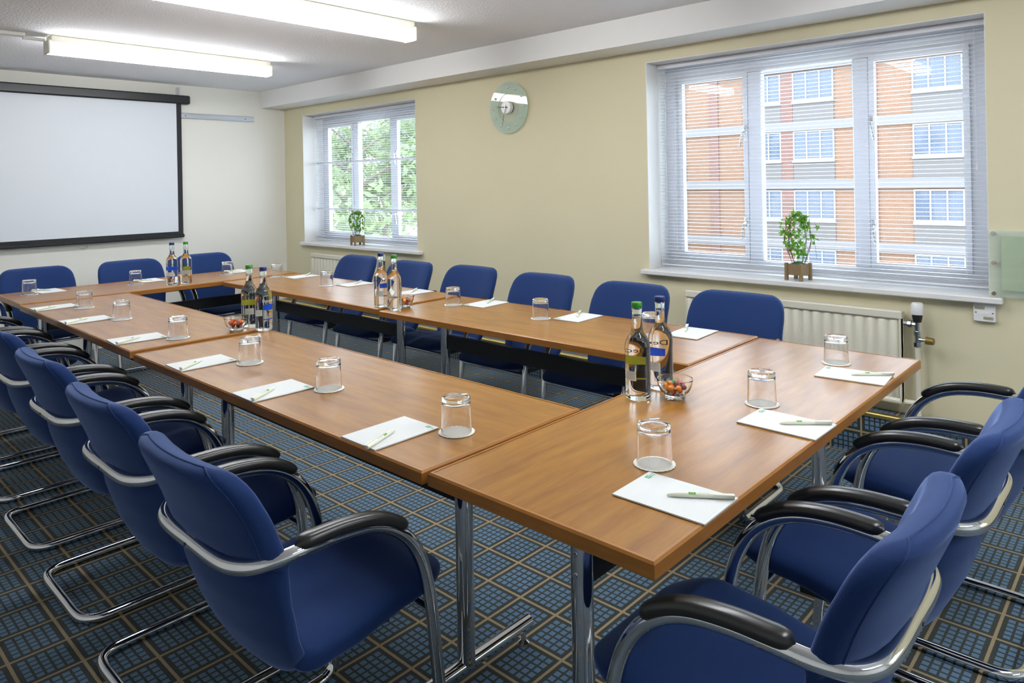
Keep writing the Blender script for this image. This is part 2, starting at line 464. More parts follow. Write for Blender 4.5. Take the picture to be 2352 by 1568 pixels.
# venetian blinds
SLW = .025
def slat_mesh(L):
    mb = MB(); n = 4; top = []; th = .0007
    prof = [(-SLW/2+SLW*i/n, .0022*(1-(2*i/n-1)**2)) for i in range(n+1)]
    rs = []
    for x in (-L/2, L/2):
        rs.append([(x, y, z) for y, z in prof]+[(x, y, z-th) for y, z in prof[::-1]])
    mb.rings(rs); return mb.mesh('slat', 'slat', True, 30)
for k in (1, 2):
    x0, x1, z0, z1 = WIN[k]; cx = (x0+x1)/2; yb = W+.142; L = x1-x0-.03
    bl = thing('venetian_blind', 'white venetian blind with open slats %s' % ('in the large window facing the brick building' if k == 2 else 'in the far window facing the trees'), 'blind', (cx, yb, z0), 0, 'venetian blinds')
    H = z1-z0
    MB().box((-L/2-.006, -.016, H-.034), (L/2+.006, .016, H-.006)).build('headrail', 'slat', bl)
    MB().bbox((-L/2, -.0125, .014), (L/2, .0125, .026), .004).build('bottom_rail', 'slat', bl)
    sm = slat_mesh(L); n = 56; z = .036; zs = [.032+.006*i for i in range(5)]
    top = H-.05; lo = zs[-1]+.02
    zs += [lo+(top-lo)*i/(n-1) for i in range(n)]
    for i, zz in enumerate(zs):
        tilt = R(random.uniform(-3, 1)) if i > 4 else 0
        if k == 1 and i in (17, 39): tilt = R(-48)
        obj('slat', sm, bl, (0, 0, zz), (tilt, R(random.uniform(-.05, .05)), 0))
    for x in (-L/2+.10, -L*.17, L*.17, L/2-.10):
        MB().tube([(x, -.0135, .02), (x, -.0135, H-.04)], .0006, 5).tube([(x, .0135, .02), (x, .0135, H-.04)], .0006, 5).build('ladder_cord', 'slat', bl)
    wx = -L/2+.05
    MB().tube([(wx, -.024, H-.04), (wx-.005, -.026, H-.9)], .003, 8).build('wand', 'clear_acrylic', bl, True)
    MB().tube([(L/2-.05, -.022, H-.04), (L/2-.045, -.024, H-.7)], .0011, 5).tube([(L/2-.045, -.024, H-.7), (L/2-.045, -.024, H-.73)], [.003, .006], 8).build('pull_cord', 'slat', bl, True)

# ------------------------------------------------------------------ fluorescent battens
def batten(x, y0, y1, label):
    t = thing('fluorescent_light', label, 'light', (x, (y0+y1)/2, ZC), 0, 'fluorescent battens')
    h = (y1-y0)/2
    MB().bbox((-.057, -h, -.046), (.057, h, 0), .004).build('spine', 'fitting', t)
    rs = []
    prof = [(-.052, -.046), (.052, -.046), (.052, -.094), (.040, -.112), (-.040, -.112), (-.052, -.094)]
    for y in (-h-.002, h+.002): rs.append([(px, y, pz) for px, pz in prof])
    MB().rings(rs).build('diffuser', 'diffuser', t)
    for s_ in (-1, 1):
        e = sorted((s_*(h+.0025), s_*(h+.016)))
        MB().bbox((-.058, e[0], -.116), (.058, e[1], -.030), .004).build('end_cap', 'fitting', t)
batten(-5.255, 1.33, 2.83, 'lit fluorescent batten light on the ceiling nearest the projection screen')
batten(-3.425, 1.285, 2.785, 'lit fluorescent batten light on the ceiling at the top edge of the picture')
batten(-1.595, 1.285, 2.785, 'unseen added fluorescent batten above the near end of the tables')  # unseen battens from here on: row continued, added to light the near end
batten(.235, 1.285, 2.785, 'unseen added fluorescent batten behind the near chairs')
batten(2.065, 1.285, 2.785, 'unseen added fluorescent batten furthest behind the viewer')
mb = MB().bbox((-5.275, .2, ZC-.024), (-5.235, 1.20, ZC), .004).tube([(-5.255, 1.19, ZC-.03), (-5.255, 1.31, ZC-.03)], .011, 10)
tag(mb.build('cable_trunking', 'conduit'), 'white plastic cable trunking feeding the ceiling light by the screen', 'trunking')

# ------------------------------------------------------------------ projection screen and rail
ps = thing('projection_screen', 'pull-down projection screen with black case and border', 'screen', (XS, 2.0, .95))
MB().bbox((.012, -1.02, 1.245), (.095, .895, 1.325), .01).build('case', 'black_metal', ps)
for yy in (-.9, .80): MB().box((.02, yy-.012, 1.32), (.05, yy+.012, 1.40)).build('bracket', 'steel', ps)
fb = MB().box((.060, -.93, .012), (.0615, .815, 1.25), 0).build('screen_fabric', 'screen_white', ps)
MB().box((.0595, .775, 0), (.0622, .82, 1.25)).build('side_border', 'black_fabric', ps)
MB().box((.0595, -.975, 0), (.0622, -.93, 1.25)).build('side_border', 'black_fabric', ps)
MB().box((.0595, -.93, .012), (.0622, .775, .04)).build('bottom_border', 'black_fabric', ps)
MB().bbox((.050, -.98, -.018), (.074, .83, .016), .008).build('bottom_bar', 'black_metal', ps)
MB().tube([(.062, -.075, -.018), (.062, -.07, -.045), (.062, -.045, -.056), (.062, -.015, -.056), (.062, .01, -.045), (.062, .015, -.018)], .0025, 6).build('pull_loop', 'steel', ps, True)
rl = thing('display_rail', 'aluminium display rail fixed to the wall beside the screen', 'rail', (XS, 3.2, 2.065))
MB().bbox((.0, -.75, .0), (.012, .375, .055), .003).bbox((.006, -.75, .0), (.022, .375, .012), .003).bbox((.006, -.75, .040), (.02, .375, .052), .003).build('channel', 'aluminium', rl)
for yy in (-.32, .28): MB().tube([(.012, yy, .027), (.0145, yy, .027)], .005, 10).build('screw', 'black_metal', rl)

# ------------------------------------------------------------------ clock
ck = thing('wall_clock', 'round frosted glass wall clock with silver studs between the windows', 'clock', (-3.645, W, 1.955))
def ring_y(mb, r0, r1, ya, yb_, n=64):
    vs = []; fs = []
    for k in range(n):
        t = 2*math.pi*k/n; c_, s_ = math.cos(t), math.sin(t)
        vs += [(r0*c_, ya, r0*s_), (r1*c_, ya, r1*s_), (r1*c_, yb_, r1*s_), (r0*c_, yb_, r0*s_)]
    for k in range(n):
        l = (k+1) % n
        for i in range(4):
            j = (i+1) % 4; fs.append((k*4+i, k*4+j, l*4+j, l*4+i))
    mb.add(vs, fs); return mb
def disc_y(rad, ya, yb_, n=64, cx=0, cz=0):
    return MB().rings([[(cx+rad*math.cos(2*math.pi*k/n), y, cz+rad*math.sin(2*math.pi*k/n)) for k in range(n)] for y in (ya, yb_)])
ring_y(MB(), .108, .193, -.022, -.017).build('frosted_rim', 'frosted_pane', ck, True, 30)
disc_y(.1079, -.0215, -.0175).build('clear_centre', 'clear_acrylic', ck, True, 30)
disc_y(.047, -.052, -.0225).build('movement_cover', 'plastic_white', ck, True, 30)
disc_y(.04, -.0165, 0).build('movement_case', 'black_plastic', ck, True, 30)
for k in range(12):
    t = 2*math.pi*k/12
    MB().lathe([(0, .010), (.005, .009), (.0085, .005), (.009, 0), (.009, -.004), (0, -.004)], 14).build('stud', 'pearl', ck, True, 50, (.152*math.sin(t), -.024, .152*math.cos(t)), (R(90), 0, 0))
def hand(ang, L, wd, y):
    c_, s_ = math.sin(ang), math.cos(ang); nx, nz = s_, -c_
    pts = [(-.02, wd), (L, wd*.5), (L, -wd*.5), (-.02, -wd)]
    return MB().rings([[(c_*l+nx*o_, yy, s_*l+nz*o_) for l, o_ in pts] for yy in (y, y-.0012)])
hand(R(276), .088, .004, -.055).build('hour_hand', 'dark_print', ck)
hand(R(193), .135, .0028, -.058).build('minute_hand', 'dark_print', ck)
hand(R(190), .06, .001, -.061).build('second_hand', 'steel', ck)

# ------------------------------------------------------------------ radiators
def radiator(x0, x1, z0, z1, label):
    t = thing('radiator', label, 'radiator', ((x0+x1)/2, W-.03, z0), 0, 'panel radiators')
    h = (x1-x0)/2; H = z1-z0; n = int((x1-x0)/.053)
    prof = []; N = n*8
    for i in range(N+1):
        x = -h+2*h*i/N; ph = (i % 8)/8
        c_ = .011*max(0, math.sin(math.pi*min(1, ph/.75)))**.6 if ph < .75 else 0
        prof.append((x, -.048-c_))
    vs = []; fs = []
    zz = [.035, .05, H-.055, H-.04]
    for j, z in enumerate(zz):
        for x, y in prof: vs.append((x, y if 0 < j < 3 else -.048, z))
    m_ = len(prof)
    for j in range(3):
        for i in range(m_-1): fs.append((j*m_+i, j*m_+i+1, (j+1)*m_+i+1, (j+1)*m_+i))
    MB().add(vs, fs).box((-h, -.047, .03), (h, -.02, H-.03)).build('panel', 'radiator_enamel', t, True, 50)
    MB().bbox((-h-.005, -.064, H-.042), (h+.005, 0, H), .006).build('top_grille', 'radiator_enamel', t)
    MB().tube([(-h, -.045, .02), (h, -.045, .02)], .016, 12).build('bottom_header', 'radiator_enamel', t, True)
    for q in (-h, h-.008): MB().box((q, -.060, .02), (q+.008, -.008, H-.04)).build('side_panel', 'radiator_enamel', t)
    return t
radiator(-2.155, -.985, .262, .728, 'cream panel radiator under the large window')
radiator(-6.32, -5.23, .262, .728, 'cream panel radiator under the far window')
def valve(x, label):
    t = thing('radiator_valve', label, 'valve', (x, W-.072, .206), 0, 'radiator valves')
    MB().tube([(0, 0, 0), (0, 0, .36)], .0115, 14).lathe([(0, 0), (.018, 0), (.018, .012), (0, .012)], 14).build('pipe', 'radiator_enamel', t, True)
    MB().tube([(0, 0, .355), (0, 0, .375)], .017, 6).tube([(0, 0, .375), (0, 0, .41), (0, 0, .411), (0, 0, .43), (0, 0, .431), (0, 0, .475)], [.013, .013, .016, .016, .012, .013], 12).build('valve_body', 'chrome', t, True)
    MB().tube([(0, 0, .39), (.02, 0, .39), (.021, 0, .39), (.035, 0, .39)], [.012, .012, .009, .009], 12).build('branch', 'chrome', t, True)
    MB().tube([(.033, 0, .39), (.035, 0, .39), (.068, 0, .388), (.072, 0, .388)], [.012, .019, .017, .010], 12).build('drain_knob', 'brass_knob', t, True)
    MB().tube([(0, 0, .475), (0, 0, .50), (0, 0, .515)], [.018, .023, .023], 16).build('collar', 'black_plastic', t, True)
    mb = MB().lathe([(0, .512), (.027, .512), (.028, .53), (.027, .56), (.022, .568), (0, .569)], 40, 0, .02, 20)
    mb.build('thermostat_head', 'plastic_white', t, True, 40)
    MB().tube([(-.060, .006, .462), (-.04, .004, .462), (-.039, .004, .462), (-.022, 0, .462), (-.021, 0, .462), (0, 0, .462)], [.014, .014, .019, .019, .01, .01], 8).build('union_nut', 'steel', t, True)
    MB().tube([(-.06, .0, .077), (-.0, .0, .077)], .014, 10).build('lower_elbow', 'radiator_enamel', t, True)
valve(-.915, 'thermostatic valve with white head on pipe beside the large radiator')
valve(-5.165, 'thermostatic valve between the far chairs under the far window')

# ------------------------------------------------------------------ socket and acrylic notice board
sk = thing('data_socket', 'white double data socket on the wall below the sill end', 'socket', (-.648, W, .748))
MB().bbox((-.043, -.026, -.042), (.043, 0, .042), .003).build('plate', 'plastic_white', sk)
for sx, sz in ((-.018, .022), (.016, -.024)):
    lb = MB().box((sx-.02, -.0268, sz-.0075), (sx+.02, -.0258, sz+.0075)).build('label_strip', 'label_tan', sk)
    MB().box((sx-.017, -.0272, sz+.001), (sx+.015, -.0267, sz+.002)).box((sx-.017, -.0272, sz-.004), (sx+.012, -.0267, sz-.003)).build('print', 'dark_print', lb)
for sx in (-.011, .013): MB().box((sx-.009, -.0275, -.007), (sx+.009, -.0258, .006)).build('port_shutter', 'paper', sk)
for sx in (-.033, .033): MB().tube([(sx, -.0258, 0), (sx, -.0272, 0)], .003, 10).build('screw', 'black_metal', sk)
nb_x0, nb_x1 = -.625, .25
ab = thing('notice_holder', 'clear acrylic notice holder with green insert at the window edge', 'notice board', (nb_x0, W-.002, .83))
wd = nb_x1-nb_x0
MB().box((0, -.034, 0), (wd, -.029, .305)).build('front_panel', 'clear_acrylic', ab)
MB().box((.0, -.018, -.005), (wd, -.013, .30)).build('back_panel', 'clear_acrylic', ab)
MB().box((.048, -.0275, .03), (wd-.048, -.0195, .275)).build('insert', 'green_insert', ab)
for sx in (.018, wd-.018):
    for sz in (.014, .155, .29):
        MB().tube([(sx, 0, sz), (sx, -.037, sz), (sx, -.0375, sz), (sx, -.042, sz)], [.007, .007, .0105, .009], 14).build('standoff', 'steel', ab, True)

# ------------------------------------------------------------------ outdoors: brick building
YD = 36.0
gd = MB().box((-90, W+.5, -6.3), (40, 90, -6)).build('ground', 'pale_ground'); struct(gd); gd.name = 'floor_outside'
bd = thing('apartment_building', 'orange brick building with white concrete bands seen through the large window', 'building', (-12.6, YD, -6))
bx0, bx1 = -24.6, 11.4
zb = [-1.9+2.95*i for i in range(-1, 4)]
X = lambda x: x+12.6
Z = lambda z: z+6
MB().box((X(bx0), .02, 0), (X(bx1), 8, Z(8.5))).build('wall', 'orange_brick', bd)
MB().box((X(bx0-.3), -.3, Z(8.5)), (X(bx1+.3), 8.2, Z(8.8))).build('parapet', 'concrete', bd)
bases = (-24.6, -16.6, -8.6, -.6, 7.4)
for b0 in bases:
    for p0, p1, dep in ((2.0, 2.6, .05), (6.05, 6.55, .05)):
        if b0+p1 < bx1+.01: MB().box((X(b0+p0), -dep, 0), (X(b0+p1), .05, Z(8.5))).build('pier', 'red_brick', bd)
for z in zb: MB().box((X(bx0), -.14, Z(z-.21)), (X(bx1), .05, Z(z+.21))).build('concrete_band', 'concrete', bd)
wf = MB(); WW = 1.98; WH = 1.45
for i in range(4):
    x = WW*i/3; x = min(max(x, .03), WW-.03); wf.box((x-.035, -.06, 0), (x+.035, .02, WH))
wf.box((0, -.06, 0), (WW, .02, .07)).box((0, -.06, WH-.07), (WW, .02, WH))
wfm = wf.mesh('window_frame', 'upvc')
wpm = MB().box((0, -.02, .05), (WW/3-.02, -.01, WH-.05)).mesh('pane', 'far_pane')
cum = MB()
n = 60; vs = []
for j in range(2):
    for i in range(n+1): vs.append((.02+(WW-.04)*i/n, .0+.012*math.sin(i*1.7), .05+(WH-.1)*j))
cum.add(vs, [(i, i+1, n+2+i, n+1+i) for i in range(n)])
cum = cum.mesh('curtain', 'net_curtain')
sim = MB().box((-.03, -.14, -.13), (WW+.03, .02, 0)).mesh('sill', 'upvc')
spm = MB().box((0, -.04, -1.02), (WW, .02, -.13)).mesh('spandrel', 'spandrel')
for b0 in bases:
    for off in (0, 2.6):
        if b0+off+2 > bx1 or b0 > -1: continue
        for z in zb[1:]:
            f_ = obj('window', wfm, bd, (X(b0+off+.01), 0, Z(z-1.72)))
            for i in range(3): obj('pane', wpm, f_, (.01+WW/3*i, 0, 0))
            obj('curtain', cum, f_, (0, 0, 0))
            obj('sill', sim, f_); obj('spandrel', spm, f_)
# trees
def tree(x, y, h, rx, label, nl, gap=0):
    t = thing('garden_tree', label, 'tree', (x, y, -6), random.uniform(0, 6), 'trees outside the far window')
    mb = MB().tube([(0, 0, 0), (.1, 0, h*.3), (-.1, .1, h*.6), (.1, 0, h*.9)], [.22, .17, .10, .03], 8)
    cl = []
    for i in range(26):
        th = random.uniform(0, 6.28); zz = h*random.uniform(.28, .98); rr = rx*math.sqrt(max(.05, 1-((zz/h-.62)/.42)**2))*random.uniform(.3, .95)
        c_ = Vector((rr*math.cos(th), rr*math.sin(th), zz)); cl.append((c_, random.uniform(.7, 1.25)))
        mb.tube([(0, 0, zz-.25*rr-.3), (c_.x*.5, c_.y*.5, zz-.1*rr), tuple(c_)], [.04, .028, .010], 5)
    mb.build('trunk', 'bark', t, True)
    vs = []; fs = []
    for c_, rad in cl:
        for _ in range(nl):
            v = Vector((random.gauss(0, 1), random.gauss(0, 1), random.gauss(0, .8))); v = c_+v.normalized()*rad*random.random()**.45
            e1 = Vector((random.gauss(0, 1), random.gauss(0, 1), random.gauss(0, .6))).normalized()
            e2 = e1.cross(Vector((random.gauss(0, 1), random.gauss(0, 1), random.gauss(0, 1)))).normalized()
            s_ = random.uniform(.07, .15); k = len(vs)
            vs += [v-e1*s_, v+e2*s_*.5, v+e1*s_, v-e2*s_*.5]; fs.append((k, k+1, k+2, k+3))
    lv = MB().add(vs, fs).build('foliage', 'tree_leaf', t); lv['kind'] = 'stuff'
tree(-15.4, 10.6, 11.2, 2.9, 'leafy tree nearest to the far window', 420)
tree(-24.6, 18.4, 11.6, 3.0, 'leafy tree behind the nearest one outside the far window', 420)
tree(-34.5, 24.5, 10.6, 3.2, 'pale leafy tree furthest back beyond the far window', 380)
tree(-21.0, 29.5, 10.5, 3.2, 'leafy tree at the right beyond the far window', 380)

# ------------------------------------------------------------------ tables
ZT = .73
def make_table():
    t = thing('conference_table', '', 'table', (0, 0, 0), 0, 'cherry conference tables')
    l, wd_, e = .898, .298, .011
    MB().box((-l+e, -wd_+e, ZT-.026), (l-e, wd_-e, ZT-.0006)).build('table_top', 'cherry_laminate', t)
    mb = MB()
    # hardwood lipping with a chamfered top edge, as four mitred bars
    pr = [(0, ZT-.030), (0, ZT-.004), (.004, ZT+.0004), (e-.001, ZT+.0004), (e-.001, ZT-.030)]
    cs = [(-l, -wd_), (l, -wd_), (l, wd_), (-l, wd_)]
    rs = []
    for (cx, cy) in cs:
        sx = 1 if cx < 0 else -1; sy = 1 if cy < 0 else -1
        rs.append([(cx+sx*o_, cy+sy*o_, z) for o_, z in pr])
    mb.rings(rs, close=True)
    mb.build('edge_band', 'cherry_edge', t)
    MB().box((-.80, -.25, ZT-.040), (.80, -.215, ZT-.028)).box((-.80, .215, ZT-.040), (.80, .25, ZT-.028)).box((-.74, -.215, ZT-.040), (-.70, .215, ZT-.028)).box((.70, -.215, ZT-.040), (.74, .215, ZT-.028)).build('underframe', 'black_metal', t)
    for s_ in (-1, 1):
        x = s_*.715
        lg = MB().tube([(x, 0, .06), (x, 0, ZT-.03)], .025, 24).build('leg', 'chrome', t, True)
        for z in (.58, .535): MB().tube([(x+s_*.0245, 0, z), (x+s_*.028, 0, z)], .006, 10).build('bolt', 'steel', lg, True)
        ft = MB().tube([(x, -.262, .058), (x, -.26, .058), (x, .26, .058), (x, .262, .058)], [.017, .0195, .0195, .017], 18).build('foot', 'chrome', t, True)
        for yy in (-.235, .235):
            MB().lathe([(0, 0), (.019, 0), (.018, .006), (.008, .014), (.005, .04), (0, .04)], 14).build('leveller', 'steel', ft, True, 40, (x, yy, 0))
    MB().box((-.69, -.012, .505), (.69, .012, .578)).build('stretcher', 'black_metal', t)
    for s_ in (-1, 1):
        for yy in (-.0125, .0125):
            MB().tube([(s_*.64, yy, .54), (s_*.64, yy*1.3, .54)], .006, 10).build('bolt', 'black_plastic', t, True)
    return t
tb0 = make_table()
TABS = [('at the near end of the rectangle, below the large window', -.9633, 1.9525, 90.2),
        ('on the left side, butted against the near end table', -2.169, 1.3475, -.16),
        ('on the left side, reaching the far end table', -4.0272, 1.3657, -.52),
        ('along the window side, nearest the large radiator', -2.1751, 2.5679, .61),
        ('along the window side, reaching the far end table', -4.0214, 2.5855, .27),
        ('across the far end below the projection screen', -5.2654, 1.9896, 89.46)]
for i, (tx, x, y, an) in enumerate(TABS):
    lab = 'cherry veneer table '+tx
    if i == 0: tb0.location = (x, y, 0); tb0.rotation_euler = (0, 0, R(an)); tb0['label'] = lab
    else: dup(tb0, (x, y, 0), R(an), lab)

# ------------------------------------------------------------------ chairs
def sup(c_, e): return math.copysign(abs(c_)**e, c_)
def make_chair():
    t = thing('cantilever_armchair', '', 'chair', (0, 0, 0), 0, 'blue cantilever armchairs')
    # backrest shell: rings stacked in z
    YC = [(.350, -.092), (.39, -.122), (.46, -.158), (.55, -.188), (.635, -.204), (.72, -.232), (.850, -.288)]
    HW = [(.350, .170), (.43, .200), (.53, .220), (.65, .235), (.75, .232), (.85, .216)]
    z0, z1 = .352, .850; rs = []; n = 40
    zz = [z0+(z1-z0)*k/30 for k in range(31)]
    zz = sorted(set(zz+[z0+.003, z0+.009, z1-.003, z1-.009, z1-.017, .628, .636, .644]))
    for z in zz:
        hw = lerp(HW, z); Rt = .065; Rb = .08
        if z > z1-Rt: hw -= Rt-math.sqrt(max(0, Rt*Rt-(z-z1+Rt)**2))
        if z < z0+Rb: hw -= Rb-math.sqrt(max(0, Rb*Rb-(z0+Rb-z)**2))
        hw = max(hw, .02)
        th = .034 if z > .64 else .026
        ed = min((z1-z)/.026, (z-z0)/.026, 1); th *= math.sqrt(max(.0, 1-(1-ed)**2))*.96+.04
        y0 = lerp(YC, z); cr = .011*math.exp(-((z-.636)/.014)**2)
        ring = []
        for k in range(n):
            ph = 2*math.pi*k/n; x = hw*sup(math.cos(ph), .42); s_ = sup(math.sin(ph), .55)
            y = y0+th*s_+.040*(x/.23)**2
            if s_ < 0: y += cr*min(1, -s_*1.5)
            ring.append((x, y, z))
        rs.append(ring)
    MB().rings(rs).build('backrest', 'blue_fabric', t, True, 80)
    # piping that runs round the back edge
    def rim(z, s_):
        hw = lerp(HW, z); Rt = .065
        if z > z1-Rt: hw -= Rt-math.sqrt(max(0, Rt*Rt-(z-z1+Rt)**2))
        th = .034; ed = min((z1-z)/.026, 1); th *= math.sqrt(max(.0, 1-(1-ed)**2))*.96+.04
        ph = R(-32); x = s_*hw*sup(math.cos(ph), .42)
        return (x, lerp(YC, z)+th*sup(math.sin(ph), .55)+.040*(x/.23)**2-.0005, z)
    zs_ = [.66+(z1-.66)*(1-(1-k/14)**2) for k in range(15)]
    left = [rim(z, -1) for z in zs_]; right = [rim(z, 1) for z in zs_]
    xa, xb = left[-1][0], right[-1][0]
    mid = [(xa+(xb-xa)*k/10, lerp(YC, z1)+.040*((xa+(xb-xa)*k/10)/.23)**2-.002, z1) for k in range(1, 10)]
    MB().tube(left+mid+right[::-1], .0016, 6).build('piping', 'blue_fabric', t, True)
    # seat: rings stacked in y
    rs = []; ya, yb = -.118, .312
    for k in range(27):
        f_ = k/26; f_ = .5-.5*math.cos(math.pi*f_); y = ya+(yb-ya)*f_
        hw = .219; Rf = .13
        if y > yb-Rf: hw -= .10*(1-math.sqrt(max(0, 1-((y-yb+Rf)/Rf)**2)))
        if y < ya+.06: hw -= .05*(1-math.sqrt(max(0, 1-((ya+.06-y)/.06)**2)))
        zt = smooth_lerp([(-.118, .437), (-.02, .448), (.12, .468), (.21, .476), (.312, .452)], y)
        zl = smooth_lerp([(-.118, .375), (0, .380), (.16, .405), (.312, .424)], y)
        ed = min((yb-y)/.05, (y-ya)/.03, 1); q = math.sqrt(max(0, 1-(1-ed)**2))*.94+.06
        zm, hh = (zt+zl)/2, (zt-zl)/2*q
        rs.append([(hw*sup(math.cos(2*math.pi*i/n), .35), y, zm+hh*sup(math.sin(2*math.pi*i/n), .6)+.004*math.cos(2*math.pi*i/n)**2*0) for i in range(n)])
    MB().rings(rs).build('seat', 'blue_fabric', t, True, 80)
    # chrome tube frame, one continuous loop
    half = [(0, -.243, .648), (.10, -.243, .648), (.165, -.236, .650), (.212, -.210, .654), (.236, -.165, .660), (.243, -.10, .664), (.245, -.03, .663),
            (.245, .04, .652), (.245, .095, .628), (.245, .140, .590), (.245, .172, .54), (.245, .193, .48), (.245, .206, .41), (.244, .219, .30), (.243, .232, .18),
            (.242, .243, .085), (.241, .240, .045), (.240, .220, .022), (.240, .18, .0155), (.240, .05, .0155), (.240, -.10, .0155), (.236, -.158, .0155), (.210, -.193, .0155), (.165, -.205, .0155), (.08, -.206, .0155)]
    half = [(x*.965, y, z) for x, y, z in half]
    full = half+[(0, -.206, .0155)]+[(-x, y, z) for x, y, z in half[:0:-1]]
    MB().tube(spline(full, 4, True), .0155, 12, True).build('tube_frame', 'chrome', t, True, 80)
    # arm pads
    for s_ in (-1, 1):
        ap = [q for q in spline([(s_*x, y, z) for x, y, z in half[4:12]], 8) if -.140 < q.y < .126]
        rs = []; m_ = len(ap)
        for i, q in enumerate(ap):
            tg = (ap[min(i+1, m_-1)]-ap[max(i-1, 0)]).normalized(); side = Vector((1, 0, 0)); side = (side-tg*side.dot(tg)).normalized(); up_ = side.cross(tg)
            if up_.z < 0: up_ = -up_
            ed = min(i/3.0, (m_-1-i)/3.0, 1); g = math.sqrt(max(0, 1-(1-ed)**2))*.85+.15
            c_ = q+up_*.013
            ring = []
            for k in range(16):
                ph = 2*math.pi*k/16; ring.append(c_+side*(.0205*g*sup(math.cos(ph), .8))+up_*(.0150*g*sup(math.sin(ph), .8)+.002))
            rs.append(ring)
        MB().rings(rs).build('arm_pad', 'black_plastic', t, True, 70)
    MB().tube([(-.235, .207, .395), (.235, .207, .395)], .009, 10).build('crossbar', 'chrome', t, True)
    for s_ in (-1, 1): MB().box((s_*.15-.014, .0, .372), (s_*.15+.014, .14, .400)).build('seat_bracket', 'black_metal', t)
    MB().bbox((-.026, -.246, .652), (.026, -.218, .676), .005).build('back_bracket', 'black_plastic', t)
    MB().tube([(0, -.255, .648), (0, -.2595, .648)], .004, 8).build('bolt', 'black_plastic', t, True)
    return t
CH = []
for i, (x, y) in enumerate([(-4.67, .95), (-4.06, .947), (-3.44, .937), (-2.78, .917), (-2.12, .892), (-1.52, .872)]):
    CH.append((x, y, 0, 'blue upholstered chrome armchair, %s' % ['hidden furthest along the left side', 'second furthest along the left side', 'third from the far end of the left side', 'third nearest on the left side', 'second nearest on the left side', 'nearest the viewer on the left side'][i]))
for i, (x, y) in enumerate([(-4.60, 2.96), (-3.925, 2.93), (-3.345, 2.965), (-2.70, 2.93), (-2.08, 2.91), (-1.51, 2.93)]):
    CH.append((x, y, 180, 'blue upholstered chrome armchair, %s by the window wall' % ['furthest', 'second furthest', 'third furthest', 'third nearest', 'second nearest', 'nearest'][i]))
for i, (x, y) in enumerate([(-5.66, 1.39), (-5.62, 1.995), (-5.64, 2.565)]):
    CH.append((x, y, -90, 'blue upholstered chrome armchair below the screen, %s' % ['left one of three', 'middle one of three', 'right one behind two bottles'][i]))
for i, (x, y) in enumerate([(-.57, 1.315), (-.545, 1.915), (-.52, 2.56)]):
    CH.append((x, y, 90, 'blue upholstered chrome armchair at the near end table, %s' % ['closest to the viewer at bottom right', 'middle of the three', 'cut by the right picture edge'][i]))
ch0 = make_chair()
for i, (x, y, an, lab) in enumerate(CH):
    if i == 0: ch0.location = (x, y, 0); ch0.rotation_euler = (0, 0, R(an)); ch0['label'] = lab
    else: dup(ch0, (x, y, 0), R(an), lab)

# ------------------------------------------------------------------ place settings
SEATS = {  # key: (pad centre, pad angle, glass, pen middle, pen heading, phrase)
 'N1': ((-.767, 1.305), 91, (-.892, 1.430), (-.721, 1.330), -145, 'nearest the viewer on the near end table'),
 'N2': ((-.767, 1.887), 89, (-.889, 2.015), (-.723, 1.907), -140, 'in the middle of the near end table'),
 'N3': ((-.782, 2.486), 95, (-.883, 2.624), (-.733, 2.517), -141, 'at the window end of the near end table'),
 'L1a': ((-1.533, 1.159), 0, (-1.404, 1.278), (-1.500, 1.103), 112, 'nearest the viewer on the left tables'),
 'L1b': ((-2.144, 1.155), -1, (-2.021, 1.284), (-2.114, 1.108), 123, 'second nearest on the left tables'),
 'L1c': ((-2.698, 1.165), -1, (-2.555, 1.284), (-2.675, 1.118), 126, 'third nearest on the left tables'),
 'L2a': ((-3.366, 1.170), -4, (-3.236, 1.295), (-3.332, 1.125), 119, 'fourth nearest on the left tables'),
 'L2b': ((-4.067, 1.171), -1, (-3.943, 1.299), (-4.046, 1.125), 120, 'second furthest on the left tables'),
 'L2c': ((-4.660, 1.183), 1, (-4.500, 1.291), (-4.626, 1.135), 117, 'furthest on the left tables'),
 'F1': ((-5.455, 1.356), -86, (-5.375, 1.229), (-5.500, 1.328), 40, 'at the left end of the far table'),
 'F2': ((-5.445, 1.987), -92, (-5.319, 1.846), (-5.451, 1.942), 52, 'in the middle of the far table'),
 'F3': ((-5.433, 2.637), -96, (-5.321, 2.504), (-5.430, 2.597), 46, 'at the window end of the far table'),
 'R2a': ((-4.693, 2.771), 180, (-4.843, 2.654), (-4.715, 2.832), -45, 'furthest along the window side'),
 'R2b': ((-4.021, 2.771), 178, (-4.129, 2.621), (-4.035, 2.800), -52, 'second furthest along the window side'),
 'R2c': ((-3.415, 2.770), 178, None, (-3.435, 2.792), -53, 'third furthest along the window side'),
 'R1a': ((-2.763, 2.749), 182, (-2.888, 2.621), (-2.785, 2.806), -61, 'third nearest along the window side'),
 'R1b': ((-2.124, 2.742), 182, (-2.256, 2.617), (-2.155, 2.783), -59, 'second nearest along the window side'),
 'R1c': ((-1.521, 2.753), 183, (-1.636, 2.618), (-1.574, 2.800), -64, 'nearest along the window side'),
}
ZS = ZT+.0006
def make_pad():
    t = thing('notepad', '', 'notepad', (0, 0, 0), 0, 'notepads on the tables')
    MB().box((-.074, -.105, 0), (.074, .105, .003)).build('sheet', 'ruled_paper', t)
    lg = MB().box((.040, .085, .0029), (.052, .097, .0033)).build('logo', 'pad_green', t)
    v, f_ = text_verts('H', .012)
    MB().add([(x*.9+y*.2+.046, y+.0905, .0036) for x, y, z in v], f_).build('letter', 'white_print', lg)
    mb = MB()
    for k in range(2): mb.box((.056, .087+.005*k, .0029), (.070, .0885+.005*k, .0033))
    mb.box((.0535, .083, .0029), (.0541, .099, .0033))
    mb.build('print', 'pad_green', t)
    return t
